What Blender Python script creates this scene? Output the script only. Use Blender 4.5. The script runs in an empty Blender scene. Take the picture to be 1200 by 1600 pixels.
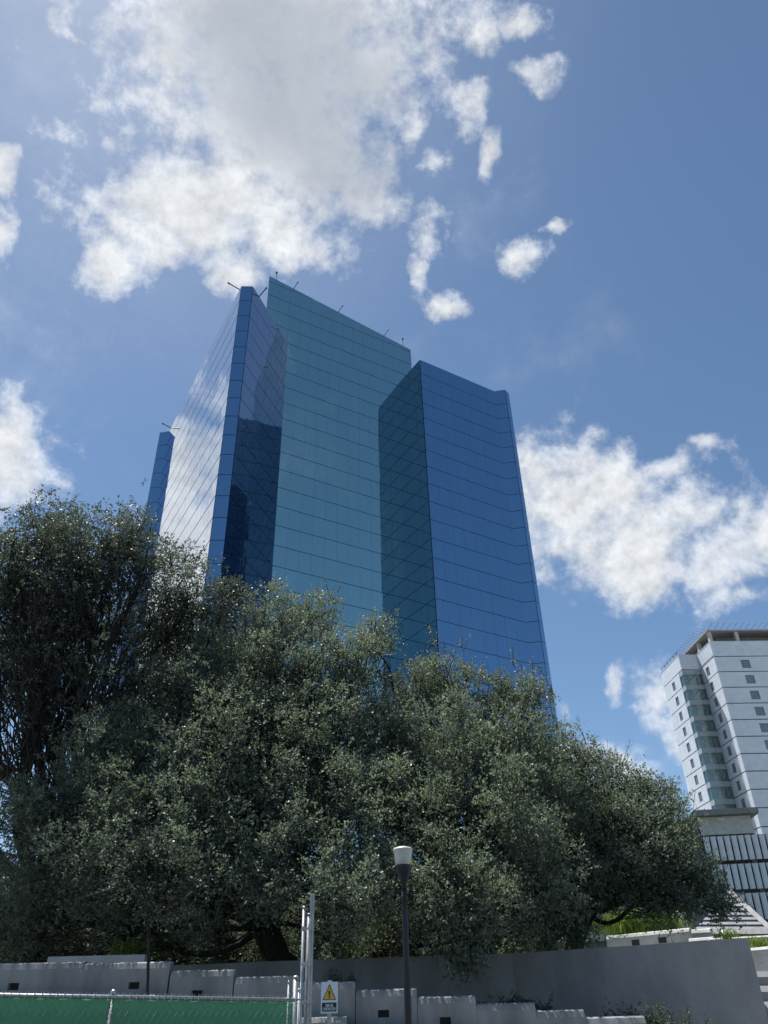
import bpy, math, random
import numpy as np
from mathutils import Vector, Matrix
sc = bpy.context.scene
random.seed(7)
RNG = np.random.default_rng(11)
R = math.radians

# ------------------------------------------------------------------ camera
PITCH, EYE = R(33.7), 1.65
FPX = 1203.0                                  # focal length for a 1200 x 1600 frame
RO, UPV = (.9997, -.0249), (-.0249, -.9997)   # a slight roll
Fw = np.array([0, math.cos(PITCH), math.sin(PITCH)])
Uw = np.array([0, -math.sin(PITCH), math.cos(PITCH)])
Xw = np.array([1.0, 0, 0])
cam = bpy.data.cameras.new('camera'); cam_o = bpy.data.objects.new('camera', cam)
sc.collection.objects.link(cam_o); sc.camera = cam_o
cam.sensor_fit = 'VERTICAL'; cam.sensor_height = 36; cam.lens = 36 * FPX / 1600
cam.clip_start = .1; cam.clip_end = 5000
cr = RO[0] * Xw + UPV[0] * Uw                  # image x axis in world
cu = -(RO[1] * Xw + UPV[1] * Uw)               # image up axis in world
M = Matrix(((cr[0], cu[0], -Fw[0], 0), (cr[1], cu[1], -Fw[1], 0), (cr[2], cu[2], -Fw[2], EYE), (0, 0, 0, 1)))
cam_o.matrix_world = M

def ray(px, py):
    dx, dy = px - 600, py - 800
    a = (dx * RO[0] + dy * RO[1]) / FPX; b = (dx * UPV[0] + dy * UPV[1]) / FPX
    return Fw + b * Uw + a * Xw
def at(px, py, y):
    """the point seen at (px, py) of the photograph, y metres north of the viewer"""
    v = ray(px, py); v = v * (y / v[1]); return np.array([v[0], v[1], v[2] + EYE])

# ------------------------------------------------------------------ light
SUN_AZ, SUN_EL = R(-40), R(67)
sdir = np.array([math.sin(SUN_AZ) * math.cos(SUN_EL), math.cos(SUN_AZ) * math.cos(SUN_EL), math.sin(SUN_EL)])
sun = bpy.data.lights.new('sun', 'SUN'); sun.energy = 4.9; sun.angle = R(.5); sun.color = (1, .97, .93)
sun_o = bpy.data.objects.new('sun', sun); sc.collection.objects.link(sun_o)
sun_o.rotation_euler = Vector(sdir).to_track_quat('Z', 'Y').to_euler()
sc.view_settings.view_transform = 'Standard'; sc.view_settings.look = 'None'
sc.view_settings.exposure = .75; sc.view_settings.gamma = 1
sc.cycles.max_bounces = 8; sc.cycles.diffuse_bounces = 4; sc.cycles.glossy_bounces = 5
sc.cycles.transparent_max_bounces = 8; sc.cycles.sample_clamp_indirect = 6
sc.cycles.use_denoising = True; sc.cycles.denoiser = 'OPENIMAGEDENOISE'; sc.cycles.denoising_input_passes = 'RGB_ALBEDO_NORMAL'; sc.cycles.denoising_prefilter = 'ACCURATE'

class NT:
    def __init__(s, tree): s.t = tree; tree.nodes.clear()
    def n(s, typ, **kw):
        nd = s.t.nodes.new(typ)
        for k, v in kw.items(): setattr(nd, k, v)
        return nd
    def l(s, a, b): s.t.links.new(a, b)
    def put(s, sock, v):
        if hasattr(v, 'is_output'): s.l(v, sock)
        else: sock.default_value = v
    def m(s, op, a, b=None, c=None, clamp=False):
        nd = s.n('ShaderNodeMath', operation=op, use_clamp=clamp)
        for i, v in enumerate((a, b, c)):
            if v is not None: s.put(nd.inputs[i], v)
        return nd.outputs[0]
    def vm(s, op, a, b=None, scale=None):
        nd = s.n('ShaderNodeVectorMath', operation=op)
        s.put(nd.inputs[0], a)
        if b is not None: s.put(nd.inputs[1], b)
        if scale is not None: s.put(nd.inputs['Scale'], scale)
        return nd.outputs['Value'] if op in ('LENGTH', 'DOT_PRODUCT', 'DISTANCE') else nd.outputs[0]
    def mix(s, f, a, b):
        nd = s.n('ShaderNodeMix', data_type='RGBA')
        s.put(nd.inputs[0], f); s.put(nd.inputs[6], a); s.put(nd.inputs[7], b); return nd.outputs[2]
    def noise(s, vec, scale, detail=4, rough=.55, dist=0):
        nd = s.n('ShaderNodeTexNoise'); s.put(nd.inputs['Vector'], vec)
        nd.inputs['Scale'].default_value = scale; nd.inputs['Detail'].default_value = detail
        nd.inputs['Roughness'].default_value = rough; nd.inputs['Distortion'].default_value = dist
        return nd.outputs[0]
    def smooth(s, v, a, b, lo=0., hi=1.):
        nd = s.n('ShaderNodeMapRange', interpolation_type='SMOOTHSTEP'); s.put(nd.inputs[0], v)
        for i, x in zip((1, 2, 3, 4), (a, b, lo, hi)): nd.inputs[i].default_value = x
        return nd.outputs[0]

def rgb(r, g, b): return (r, g, b, 1)

# ------------------------------------------------------------------ sky with clouds
world = bpy.data.worlds.new('World'); sc.world = world; world.use_nodes = True
W = NT(world.node_tree)
SKY = .080
sky = W.n('ShaderNodeTexSky', sky_type='NISHITA', sun_disc=False)
sky.sun_elevation = SUN_EL; sky.sun_rotation = SUN_AZ
sky.air_density = .85; sky.dust_density = .3; sky.ozone_density = 1.7; sky.altitude = 500
tc = W.n('ShaderNodeTexCoord')
D = W.vm('NORMALIZE', tc.outputs['Generated'])
sep = W.n('ShaderNodeSeparateXYZ'); W.l(D, sep.inputs[0])
zz = W.m('MAXIMUM', sep.outputs[2], -.2)
k = W.m('DIVIDE', 1.0, W.m('ADD', zz, .4))
com = W.n('ShaderNodeCombineXYZ'); W.l(W.m('MULTIPLY', sep.outputs[0], k), com.inputs[0]); W.l(W.m('MULTIPLY', sep.outputs[1], k), com.inputs[1])
PP = com.outputs[0]                             # the sky dome flattened to a plane
def dome(px, py):
    v = ray(px, py); v = v / np.linalg.norm(v); return v[:2] / (max(v[2], -.2) + .4)
def pxof(az, el):
    v = np.array([math.sin(R(az)) * math.cos(R(el)), math.cos(R(az)) * math.cos(R(el)), math.sin(R(el))])
    z = v @ Fw; a, b = v[0] / z * FPX, v @ Uw / z * FPX
    return 600 + a * RO[0] + b * UPV[0], 800 + a * RO[1] + b * UPV[1]
def adome(az, el):
    v = np.array([math.sin(R(az)) * math.cos(R(el)), math.cos(R(az)) * math.cos(R(el)), math.sin(R(el))]); return v[:2] / (max(v[2], -.2) + .4)
def blob(px, py, rx, ry, rot=0, vec=None):
    if isinstance(px, str):                     # ('dir', azimuth, (elevation, half width, half height))
        az, el = py, rx[0]; pc0 = adome(az, el)
        J = np.stack([(adome(az + .5, el) - adome(az - .5, el)), (adome(az, el + .5) - adome(az, el - .5))], 1); rx, ry = rx[1], rx[2]
    else: pc0 = dome(px, py); J = np.stack([(dome(px + 4, py) - dome(px - 4, py)) / 8, (dome(px, py + 4) - dome(px, py - 4)) / 8], 1)
    c, s_ = math.cos(R(rot)), math.sin(R(rot))
    A = J @ np.array([[c, -s_], [s_, c]]) @ np.diag([rx, ry])
    U, S, _ = np.linalg.svd(A)
    mp = W.n('ShaderNodeMapping', vector_type='TEXTURE'); W.l(vec, mp.inputs[0])
    pc = pc0
    mp.inputs[1].default_value = (pc[0], pc[1], 0); mp.inputs[2].default_value = (0, 0, math.atan2(U[1, 0], U[0, 0]))
    mp.inputs[3].default_value = (S[0], S[1], 1)
    return W.m('SUBTRACT', 1.0, W.vm('LENGTH', mp.outputs[0]))
def field(blobs, vec, c=.12):
    acc = None
    for b in blobs:
        amp = b[5] if len(b) > 5 else 0
        v = blob(*b[:4], b[4] if len(b) > 4 else 0, vec)
        if amp: v = W.m('ADD', v, amp)
        acc = v if acc is None else W.m('SMOOTH_MAX', acc, v, c)
    return acc
warp_n = W.n('ShaderNodeTexNoise'); W.l(D, warp_n.inputs['Vector']); warp_n.inputs['Scale'].default_value = 11; warp_n.inputs['Detail'].default_value = 7; warp_n.inputs['Roughness'].default_value = .58
warp = W.vm('SCALE', W.vm('SUBTRACT', warp_n.outputs['Color'], (.5, .5, .5)), scale=.06)
PW = W.vm('ADD', PP, warp); DW = W.vm('ADD', D, W.vm('SCALE', warp, scale=.12))
CLOUDS = [
    (415, 40, 225, 190, 0, .42), (290, 40, 120, 120, 0, .12), (440, 200, 180, 170, 0, .45), (330, 300, 190, 120, 0, .35), (220, 330, 105, 95, 0, .2), (165, 410, 48, 62, 10, .15),
    (250, 400, 70, 60), (360, 430, 75, 45), (550, 320, 62, 52, 0, .1), (420, 365, 105, 60, 0, .2), (565, 110, 80, 120, 0, .16),
    (765, 60, 72, 90, 15, -.26), (738, 152, 46, 60, 25, -.05), (820, 30, 55, 40, 0, -.1), (830, 110, 55, 45, 0, -.15), (650, 205, 34, 60, -15, .0), (688, 262, 38, 45, 0, -.1),
    (768, 240, 22, 62, 15, -.05), (665, 370, 42, 60, 0, 0), (660, 425, 30, 40, 0, -.12), (697, 472, 36, 26, 0, -.05), (813, 400, 36, 48, 10, -.02), (866, 352, 34, 15, -20, -.1),
    (2, 258, 40, 48, 0, .05), (0, 365, 40, 56, 0, .05), (10, 735, 90, 100, 30, .1), (-90, 780, 130, 120), ('dir', -36, (27, 5, 8), 0, 0, .1), ('dir', -43.5, (25.5, 4.4, 6.6), 0, 0, 1.1), ('dir', -54, (22, 8, 8), 0, 0, .1),
    (890, 790, 100, 92, 0, .25), (960, 770, 90, 70, 0, .1), (990, 850, 140, 92, 20, .25), (1110, 860, 120, 85, 0, .1), (1010, 915, 85, 52, 0, .08), (1200, 830, 90, 70, 0, .02), (1060, 800, 90, 62, 0, .08), (1160, 920, 70, 40, 0, -.22),
    (1030, 735, 110, 36, -20, -.2), (1110, 690, 55, 26, 0, -.3),
    (965, 1075, 24, 42, 15, -.1), (1025, 1095, 52, 60, 0, .05), (888, 1110, 26, 50, 0, -.3), (1080, 1150, 60, 80), (960, 1200, 120, 60, 0, -.25), (120, 55, 36, 22, 0, -.28), (140, 340, 50, 60, 0, -.3),
]
CORES = [(470, 150, 225, 200), (530, 250, 130, 130), (420, 40, 210, 150)]
f1 = field(CLOUDS, PW)
n1 = W.noise(DW, 17, 13, .62, 0)
ds = W.vm('ADD', DW, tuple(sdir * .012))
n2 = W.noise(ds, 17, 6, .6, 0)
nl = W.noise(DW, 3.2, 3, .5)
val = W.m('ADD', W.m('MULTIPLY', f1, 1.25), W.m('MULTIPLY', W.m('SUBTRACT', n1, .5), 3.7))
alpha = W.smooth(val, -.15, 1.35)
thin = W.m('MULTIPLY', W.smooth(W.m('ADD', nl, W.m('MULTIPLY', W.m('SUBTRACT', n1, .5), .35)), .5, .85), .16)
aur = W.m('MULTIPLY', W.smooth(W.vm('DOT_PRODUCT', D, tuple(sdir)), .84, 1.04), .12)
thin = W.m('MAXIMUM', thin, W.m('MULTIPLY', aur, W.smooth(nl, .2, .6, .6, 1)))
alpha = W.m('MULTIPLY', W.m('MAXIMUM', alpha, thin), W.smooth(sep.outputs[2], .02, .2))
core = W.m('ADD', field(CORES, PW, .3), W.m('MULTIPLY', W.m('SUBTRACT', n1, .5), .6))
grey = W.smooth(core, -.25, .75)
thick = W.smooth(val, .35, 1.05, 0, .38)
grey = W.m('MAXIMUM', grey, thick)
lit = W.m('ADD', 1.0, W.m('MULTIPLY', W.m('SUBTRACT', n2, n1), W.m('MULTIPLY_ADD', grey, 1.3, -1.7)))
cl = W.mix(grey, rgb(.575, .585, .595), rgb(.29, .32, .365))
cl = W.vm('SCALE', cl, scale=W.m('MULTIPLY', lit, 1 / SKY))
out = W.mix(alpha, W.vm('MULTIPLY', sky.outputs[0], (.91, 1.0, .99)), cl)
bg = W.n('ShaderNodeBackground'); W.l(out, bg.inputs[0]); bg.inputs[1].default_value = SKY
wo = W.n('ShaderNodeOutputWorld'); W.l(bg.outputs[0], wo.inputs[0])
world.cycles.sampling_method = 'MANUAL'; world.cycles.sample_map_resolution = 512

# ------------------------------------------------------------------ materials
MATS = {}
def mat(name, col, rough=.7, metal=0, var=.15, scale=3, bump=0, bscale=20, spec=.5, stretch=(1, 1, 1), col2=None, island=0, detail=6):
    m = bpy.data.materials.new(name); m.use_nodes = True; t = NT(m.node_tree)
    p = t.n('ShaderNodeBsdfPrincipled'); o = t.n('ShaderNodeOutputMaterial'); t.l(p.outputs[0], o.inputs[0])
    g = t.n('ShaderNodeTexCoord'); mp = t.n('ShaderNodeMapping'); t.l(g.outputs['Object'], mp.inputs[0]); mp.inputs[3].default_value = stretch
    nz = t.noise(mp.outputs[0], scale, detail, .6)
    c2 = col2 or tuple(c * (1 - 2 * var) for c in col)
    c = t.mix(t.smooth(nz, .3, .7), rgb(*[min(1, x * (1 + var * .5)) for x in col]), rgb(*c2))
    if island:
        ge = t.n('ShaderNodeNewGeometry')
        hs = t.n('ShaderNodeHueSaturation'); t.l(c, hs.inputs['Color'])
        t.l(t.m('ADD', 1 - island, t.m('MULTIPLY', ge.outputs['Random Per Island'], 2 * island)), hs.inputs['Value']); c = hs.outputs[0]
    t.l(c, p.inputs['Base Color'])
    p.inputs['Roughness'].default_value = rough; p.inputs['Metallic'].default_value = metal
    p.inputs['Specular IOR Level'].default_value = spec
    if bump:
        b = t.n('ShaderNodeBump'); b.inputs['Strength'].default_value = bump; b.inputs['Distance'].default_value = .05
        t.l(t.noise(mp.outputs[0], bscale, 4, .6), b.inputs['Height']); t.l(b.outputs[0], p.inputs['Normal'])
    MATS[name] = m; return m

def glass_mat(name, tint, wave=.010):
    """coated curtain-wall glass: a tinted mirror over a dark body, each pane a little warped"""
    m = bpy.data.materials.new(name); m.use_nodes = True; t = NT(m.node_tree)
    g = t.n('ShaderNodeTexCoord'); ge = t.n('ShaderNodeNewGeometry')
    p = t.n('ShaderNodeBsdfPrincipled'); o = t.n('ShaderNodeOutputMaterial'); t.l(p.outputs[0], o.inputs[0])
    dirt = t.n('ShaderNodeMapping'); t.l(g.outputs['Object'], dirt.inputs[0]); dirt.inputs[3].default_value = (1, 1, .12)
    nz = t.noise(dirt.outputs[0], 1.1, 6, .65)
    hs = t.n('ShaderNodeHueSaturation'); hs.inputs['Color'].default_value = rgb(*tint)
    v = t.m('ADD', t.m('MULTIPLY', ge.outputs['Random Per Island'], .035), t.m('MULTIPLY', nz, .16)); t.l(t.m('ADD', v, .90), hs.inputs['Value'])
    t.l(hs.outputs[0], p.inputs['Base Color'])
    p.inputs['Metallic'].default_value = 1
    t.l(t.smooth(nz, .35, .75, .015, .06), p.inputs['Roughness'])
    off = t.vm('ADD', g.outputs['Object'], t.vm('SCALE', (37., 11., 5.), scale=ge.outputs['Random Per Island']))
    b = t.n('ShaderNodeBump'); b.inputs['Strength'].default_value = 1; b.inputs['Distance'].default_value = wave
    t.l(t.noise(off, .45, 2, .45), b.inputs['Height']); t.l(b.outputs[0], p.inputs['Normal'])
    MATS[name] = m; return m

def leaf_mat(name, col, col2, trans=.25, rough=.38, hi=.35):
    m = bpy.data.materials.new(name); m.use_nodes = True; t = NT(m.node_tree)
    ge = t.n('ShaderNodeNewGeometry'); g = t.n('ShaderNodeTexCoord')
    f = t.m('ADD', t.m('MULTIPLY', t.smooth(t.noise(g.outputs['Object'], .5, 3), .3, .7), .28), t.m('MULTIPLY', t.m('POWER', ge.outputs['Random Per Island'], 2.2), .72))  # few leaves reach the bright second tone: sparkle highlights put into the colour
    c = t.mix(f, rgb(*col), rgb(*col2))
    p = t.n('ShaderNodeBsdfPrincipled'); t.l(c, p.inputs['Base Color']); p.inputs['Specular IOR Level'].default_value = hi
    t.l(t.m('ADD', rough - .1, t.m('MULTIPLY', ge.outputs['Random Per Island'], .25)), p.inputs['Roughness'])
    tr = t.n('ShaderNodeBsdfTranslucent'); t.l(t.vm('MULTIPLY', c, (1.1, 1.22, .8)), tr.inputs[0])
    mx = t.n('ShaderNodeMixShader'); mx.inputs[0].default_value = trans; t.l(p.outputs[0], mx.inputs[1]); t.l(tr.outputs[0], mx.inputs[2])
    o = t.n('ShaderNodeOutputMaterial'); t.l(mx.outputs[0], o.inputs[0]); MATS[name] = m; return m

glass_mat('blue_glass', (.28, .45, .61)); glass_mat('slate_glass', (.36, .41, .50)); glass_mat('navy_glass', (.25, .36, .43)); glass_mat('teal_glass', (.46, .67, .64)); glass_mat('cloud_sheen_glass', (.62, .68, .76))  # the last tint is paled to put the cloud's bright reflection into the glass
mat('dark_metal', (.03, .035, .045), .5, .3, .1); mat('curtain_frame', (.045, .07, .105), .35, .4, .1)
mat('roof_gravel', (.25, .24, .22), .9)
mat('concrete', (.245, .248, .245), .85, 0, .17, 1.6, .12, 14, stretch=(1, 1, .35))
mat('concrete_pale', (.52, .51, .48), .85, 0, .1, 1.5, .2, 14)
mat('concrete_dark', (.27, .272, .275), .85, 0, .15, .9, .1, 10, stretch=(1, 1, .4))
mat('slot', (.05, .05, .05), .9)
mat('cladding_white', (.65, .71, .78), .5, 0, .04, .6, 0, island=.03)
mat('cladding_line', (.09, .10, .13), .7)
mat('win_glass', (.24, .29, .31), .08, .35, .1, 1)
mat('win_frame', (.25, .27, .28), .5, .5)
mat('rusty_steel', (.40, .375, .37), .7, .2)
mat('galv', (.42, .44, .44), .42, .75, .12, 14, .1, 60)
mat('galv_dark', (.20, .21, .22), .5, .6, .12, 14)
leaf_mat('screen_green', (.16, .33, .30), (.13, .28, .25), .5, .8, .1)
mat('lamp_black', (.02, .022, .026), .4, .3, .1, 20)
mat('lamp_glass', (.60, .58, .52), .35, 0, .08, 9)
mat('sign_white', (.78, .80, .82), .4, 0, .03, 20)
mat('sign_yellow', (.75, .45, .03), .45, 0, .04, 20)
mat('sign_black', (.015, .015, .018), .45, 0, .1, 20)
mat('bark', (.026, .024, .022), .95, 0, .25, 9, .6, 18, stretch=(1, 1, .3))
mat('bark_grey', (.16, .15, .14), .95, 0, .2, 9, .4, 18, stretch=(1, 1, .3))
mat('soil_grass', (.05, .07, .025), .95, 0, .3, .8, .4, 8)
mat('asphalt', (.05, .05, .052), .9, 0, .1, 6, .3, 60)
mat('paving', (.27, .265, .25), .85, 0, .12, 2, .2, 20)
mat('fin_white', (.86, .87, .88), .5, 0, .05, 2)
mat('garage_dark', (.27, .28, .31), .8); mat('canopy_grey', (.20, .205, .215), .6, 0, .15, 2)
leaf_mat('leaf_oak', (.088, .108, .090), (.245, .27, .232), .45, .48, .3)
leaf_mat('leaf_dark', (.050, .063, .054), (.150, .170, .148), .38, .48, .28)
leaf_mat('leaf_light', (.094, .115, .090), (.255, .28, .235), .45, .48, .3)
leaf_mat('leaf_lime', (.14, .20, .035), (.22, .26, .06), .35)
leaf_mat('blade', (.12, .18, .03), (.20, .25, .06), .3)

# ------------------------------------------------------------------ mesh helpers
class MB:
    def __init__(s): s.v = []; s.f = []
    def add(s, vs, fs):
        o = len(s.v); s.v += [tuple(map(float, v)) for v in vs]; s.f += [tuple(i + o for i in f) for f in fs]
    def quad(s, a, b, c, d): s.add((a, b, c, d), ((0, 1, 2, 3),))
    def box(s, lo, hi, fr=None):
        """box in the frame fr = (origin, ex, ey, ez)"""
        x0, y0, z0 = lo; x1, y1, z1 = hi
        vs = [(x0, y0, z0), (x1, y0, z0), (x1, y1, z0), (x0, y1, z0), (x0, y0, z1), (x1, y0, z1), (x1, y1, z1), (x0, y1, z1)]
        if fr is not None:
            o, ex, ey, ez = [np.array(q, float) for q in fr]; vs = [o + a * ex + b * ey + c * ez for a, b, c in vs]
        s.add(vs, ((3, 2, 1, 0), (4, 5, 6, 7), (0, 1, 5, 4), (1, 2, 6, 5), (2, 3, 7, 6), (3, 0, 4, 7)))
    def prism(s, poly, z0, z1):
        n = len(poly); zs0 = z0 if hasattr(z0, '__len__') else [z0] * n; zs1 = z1 if hasattr(z1, '__len__') else [z1] * n
        vs = [(p[0], p[1], z) for p, z in zip(poly, zs0)] + [(p[0], p[1], z) for p, z in zip(poly, zs1)]
        s.add(vs, [tuple(range(n))[::-1], tuple(range(n, 2 * n))] + [(i, (i + 1) % n, n + (i + 1) % n, n + i) for i in range(n)])
    def extrude(s, prof, a, b, out):
        """profile of (outward, z) pairs carried from a to b"""
        a = np.array(a, float); b = np.array(b, float); out = np.array(out, float); n = len(prof)
        vs = [(e[0] + out[0] * q[0], e[1] + out[1] * q[0], e[2] + q[1]) for e in (a, b) for q in prof]
        s.add(vs, [tuple(range(n)), tuple(range(n, 2 * n))[::-1]] + [(i, n + i, n + (i + 1) % n, (i + 1) % n) for i in range(n)])
    def tube(s, pts, rad, n=8, cap=True):
        pts = [np.array(p, float) for p in pts]; rad = rad if hasattr(rad, '__len__') else [rad] * len(pts)
        rings = []
        for i, p in enumerate(pts):
            d = pts[min(i + 1, len(pts) - 1)] - pts[max(i - 1, 0)]; d /= max(np.linalg.norm(d), 1e-9)
            h = np.array([0, 0, 1.]) if abs(d[2]) < .9 else np.array([1., 0, 0])
            u = np.cross(d, h); u /= np.linalg.norm(u); w = np.cross(d, u)
            rings.append([p + rad[i] * (math.cos(t) * u + math.sin(t) * w) for t in np.linspace(0, 2 * math.pi, n, endpoint=False)])
        fs = []
        for i in range(len(pts) - 1):
            for j in range(n): fs.append((i * n + j, i * n + (j + 1) % n, (i + 1) * n + (j + 1) % n, (i + 1) * n + j))
        if cap: fs += [tuple(range(n))[::-1], tuple(range((len(pts) - 1) * n, len(pts) * n))]
        s.add([q for r in rings for q in r], fs)
    def lathe(s, prof, c, n=24):
        vs = [(c[0] + r * math.cos(t), c[1] + r * math.sin(t), c[2] + z) for r, z in prof for t in np.linspace(0, 2 * math.pi, n, endpoint=False)]
        k_ = len(prof)
        s.add(vs, [(i * n + j, i * n + (j + 1) % n, (i + 1) * n + (j + 1) % n, (i + 1) * n + j) for i in range(k_ - 1) for j in range(n)]
              + [tuple(range(n))[::-1], tuple(range((k_ - 1) * n, k_ * n))])
    def build(s, name, m, parent=None, smooth=False, org=None):
        me = bpy.data.meshes.new(name)
        v = s.v
        if parent is not None and org is None:
            org = parent.matrix_world.translation if parent.parent is None else None
        if org is not None: v = [(a - org[0], b - org[1], c - org[2]) for a, b, c in v]
        me.from_pydata(v, [], s.f); me.update()
        me.materials.append(MATS[m] if isinstance(m, str) else m)
        if smooth: me.polygons.foreach_set('use_smooth', [True] * len(me.polygons))
        o = bpy.data.objects.new(name, me); sc.collection.objects.link(o)
        if parent is not None: o.parent = parent
        elif org is not None: o.location = org
        return o
def tag(o, label=None, cat=None, group=None, kind=None):
    if label: o['label'] = label
    if cat: o['category'] = cat
    if group: o['group'] = group
    if kind: o['kind'] = kind
    return o
def empty(name, loc, label, cat, group=None):
    o = bpy.data.objects.new(name, None); sc.collection.objects.link(o); o.location = tuple(map(float, loc)); o.empty_display_size = .3
    o.matrix_world = Matrix.Translation(Vector(tuple(map(float, loc))))
    return tag(o, label, cat, group)
def sub(o): return np.array(o.parent.location) if o.parent else np.array(o.location)

# ------------------------------------------------------------------ ground
g = MB(); g.quad((-1500, -1500, 0), (1500, -1500, 0), (1500, 1500, 0), (-1500, 1500, 0)); tag(g.build('ground', 'paving'), kind='structure')
g = MB(); g.quad((-60, -30, .004), (60, -30, .004), (60, 13, .004), (-60, 13, .004)); tag(g.build('road', 'asphalt'), kind='structure')
g = MB(); g.box((-60, 13, 0), (60, 17.4, .13)); tag(g.build('pavement', 'paving'), kind='structure')

# ------------------------------------------------------------------ the glass tower
H = 3.9
def pl(az, d): return np.array([math.sin(R(az)) * d * H, math.cos(R(az)) * d * H])
S1, S2 = pl(-20.51, 36.9), pl(-19.70, 36.6)
L1, L2 = pl(-14.93, 24.94), pl(-13.74, 24.83)
K, K2 = np.array([-4.70, 27.8]) * H, np.array([.88, 31.1]) * H
B, E2, E3, E4 = pl(4.07, 29.26), pl(11.14, 32.37), pl(12.17, 32.37), pl(12.46, 32.73)
C1, C2 = np.array([-5.80, 27.15]) * H, np.array([1.75, 31.6]) * H
# keep the teal plane exact: put K, K2, C1 and C2 on one line
dC = (C2 - C1) / np.linalg.norm(C2 - C1)
K = C1 + dC * ((K - C1) @ dC); K2 = C1 + dC * ((K2 - C1) @ dC)
ZT = 29 * H + EYE
foot = (S1 + E4) / 2
tower = empty('office_tower', (*((L1 + B) / 2), 0), 'tall blue and teal glass office tower with projecting wings and a sloped teal crown', 'office tower')
core = MB()
core.prism([S1, S2, L1, L2, K, K2, B, E2, E3, E4, E4 + np.array([-27, 47]), S1 + np.array([30, 36]), S1 + np.array([1.5, 7])], 0, ZT - .12)
nC = np.array([dC[1], -dC[0]])
core_o = core.build('wall', 'curtain_frame', tower)
cr_ = MB(); zc1, zc2 = 33.42 * H + EYE, 32.2 * H + EYE
cr_.prism([C1, C2, C2 - nC * 4.5 - dC * 2.4, C1 - nC * 1.0 + dC * 3.0], [ZT - .12] * 4, [zc1 - .15, zc2 - .15, zc2 - .15, zc1 - .4])
cr_.build('crown_wall', 'curtain_frame', tower)

def facade(A, Bp, mname, ztop=ZT, z0=EYE - .0, ztop2=None, colw=2.45, cut=None, label=None, n=None, zfloor0=None, gap=.055):
    """a grid of separate glass panes, 80 mm proud of the wall behind"""
    d = Bp - A; Ln = np.linalg.norm(d); d = d / Ln; nn = np.array([d[1], -d[0]])
    nc = n or max(1, round(Ln / colw)); mb = MB()
    zt1, zt2 = ztop, ztop if ztop2 is None else ztop2
    lo = z0 if zfloor0 is None else zfloor0
    nfl = math.ceil((max(zt1, zt2) - lo) / H - 1e-6)
    for fl in range(nfl):
        za = lo + fl * H + gap; zb = lo + (fl + 1) * H - gap
        for c in range(nc):
            s0, s1 = c / nc * Ln + .009, (c + 1) / nc * Ln - .009
            ta, tb = zt1 + (zt2 - zt1) * s0 / Ln, zt1 + (zt2 - zt1) * s1 / Ln
            ba, bb = min(zb, ta), min(zb, tb)
            if ba - za < .1 and bb - za < .1: continue
            ba, bb = max(ba, za + .02), max(bb, za + .02)
            e1, e2 = RNG.normal(0, .0022), RNG.normal(0, .0018)
            def pt(s, z):
                o = .08 + e1 * (s - (s0 + s1) / 2) + e2 * (z - (za + zb) / 2)
                q = A + d * s + nn * o; return (q[0], q[1], z)
            mb.quad(pt(s0, za), pt(s1, za), pt(s1, bb), pt(s0, ba))
    o = mb.build('glass_facade', mname, tower)
    if label: o['label'] = label
    return o
facade(S1, S2, 'blue_glass', n=1); facade(S2, L1, 'cloud_sheen_glass', gap=.10, label='glass face mirroring a white cloud, its tint paled for the reflection'); facade(L1, L2, 'blue_glass', n=1)
facade(L2, K, 'slate_glass', label='dark blue glass side face in the inner corner'); facade(K, K2, 'teal_glass', colw=2.4, label='teal glass face between the two blue wings')
facade(C1, C2, 'teal_glass', ztop=zc1, ztop2=zc2, zfloor0=ZT, colw=2.4, label='teal glass crown with a sloped top edge')
facade(K2, B, 'navy_glass', n=4); facade(B, E2, 'blue_glass', label='deep blue glass front of the shorter-looking wing'); facade(E2, E3, 'blue_glass', n=1); facade(E3, E4, 'blue_glass', n=1)
def davit(base, dirv, ln, r=.11):
    mb = MB(); base = np.array(base, float); dv = np.array(dirv, float); dv /= np.linalg.norm(dv)
    ln *= .75; mb.tube([base - dv * ln * .3, base + dv * ln], r, 6); mb.tube([base + dv * (ln - .5), base + dv * ln], r * 1.5, 6)
    mb.build('roof_davit', 'dark_metal', tower)
davit((*L1 - np.array([.6, -.6]), ZT), (-1, -.55, .30), 3.0); davit((*(L2 + np.array([.8, 2.4])), ZT), (.9, -.7, .6), 3.0)
davit((*S2 + np.array([1.2, -.6]), ZT - .1), (-1, -.5, .35), 4.0)
for s in (.16, .47, .80, .34):
    q = C1 + (C2 - C1) * s; zc = zc1 + (zc2 - zc1) * s
    if s != .34: davit((q[0], q[1], zc), (.62, -.45, .75), 2.4, .08)
for s in (.05, .955):
    q = C1 + (C2 - C1) * s - nC * .6; zc = zc1 + (zc2 - zc1) * s
    mb = MB(); mb.tube([(q[0], q[1], zc - 1), (q[0], q[1], zc + 3.0)], .05, 5); mb.tube([(q[0], q[1], zc + 2.8), (q[0], q[1], zc + 3.2)], .2, 6); mb.build('antenna', 'dark_metal', tower)

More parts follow.
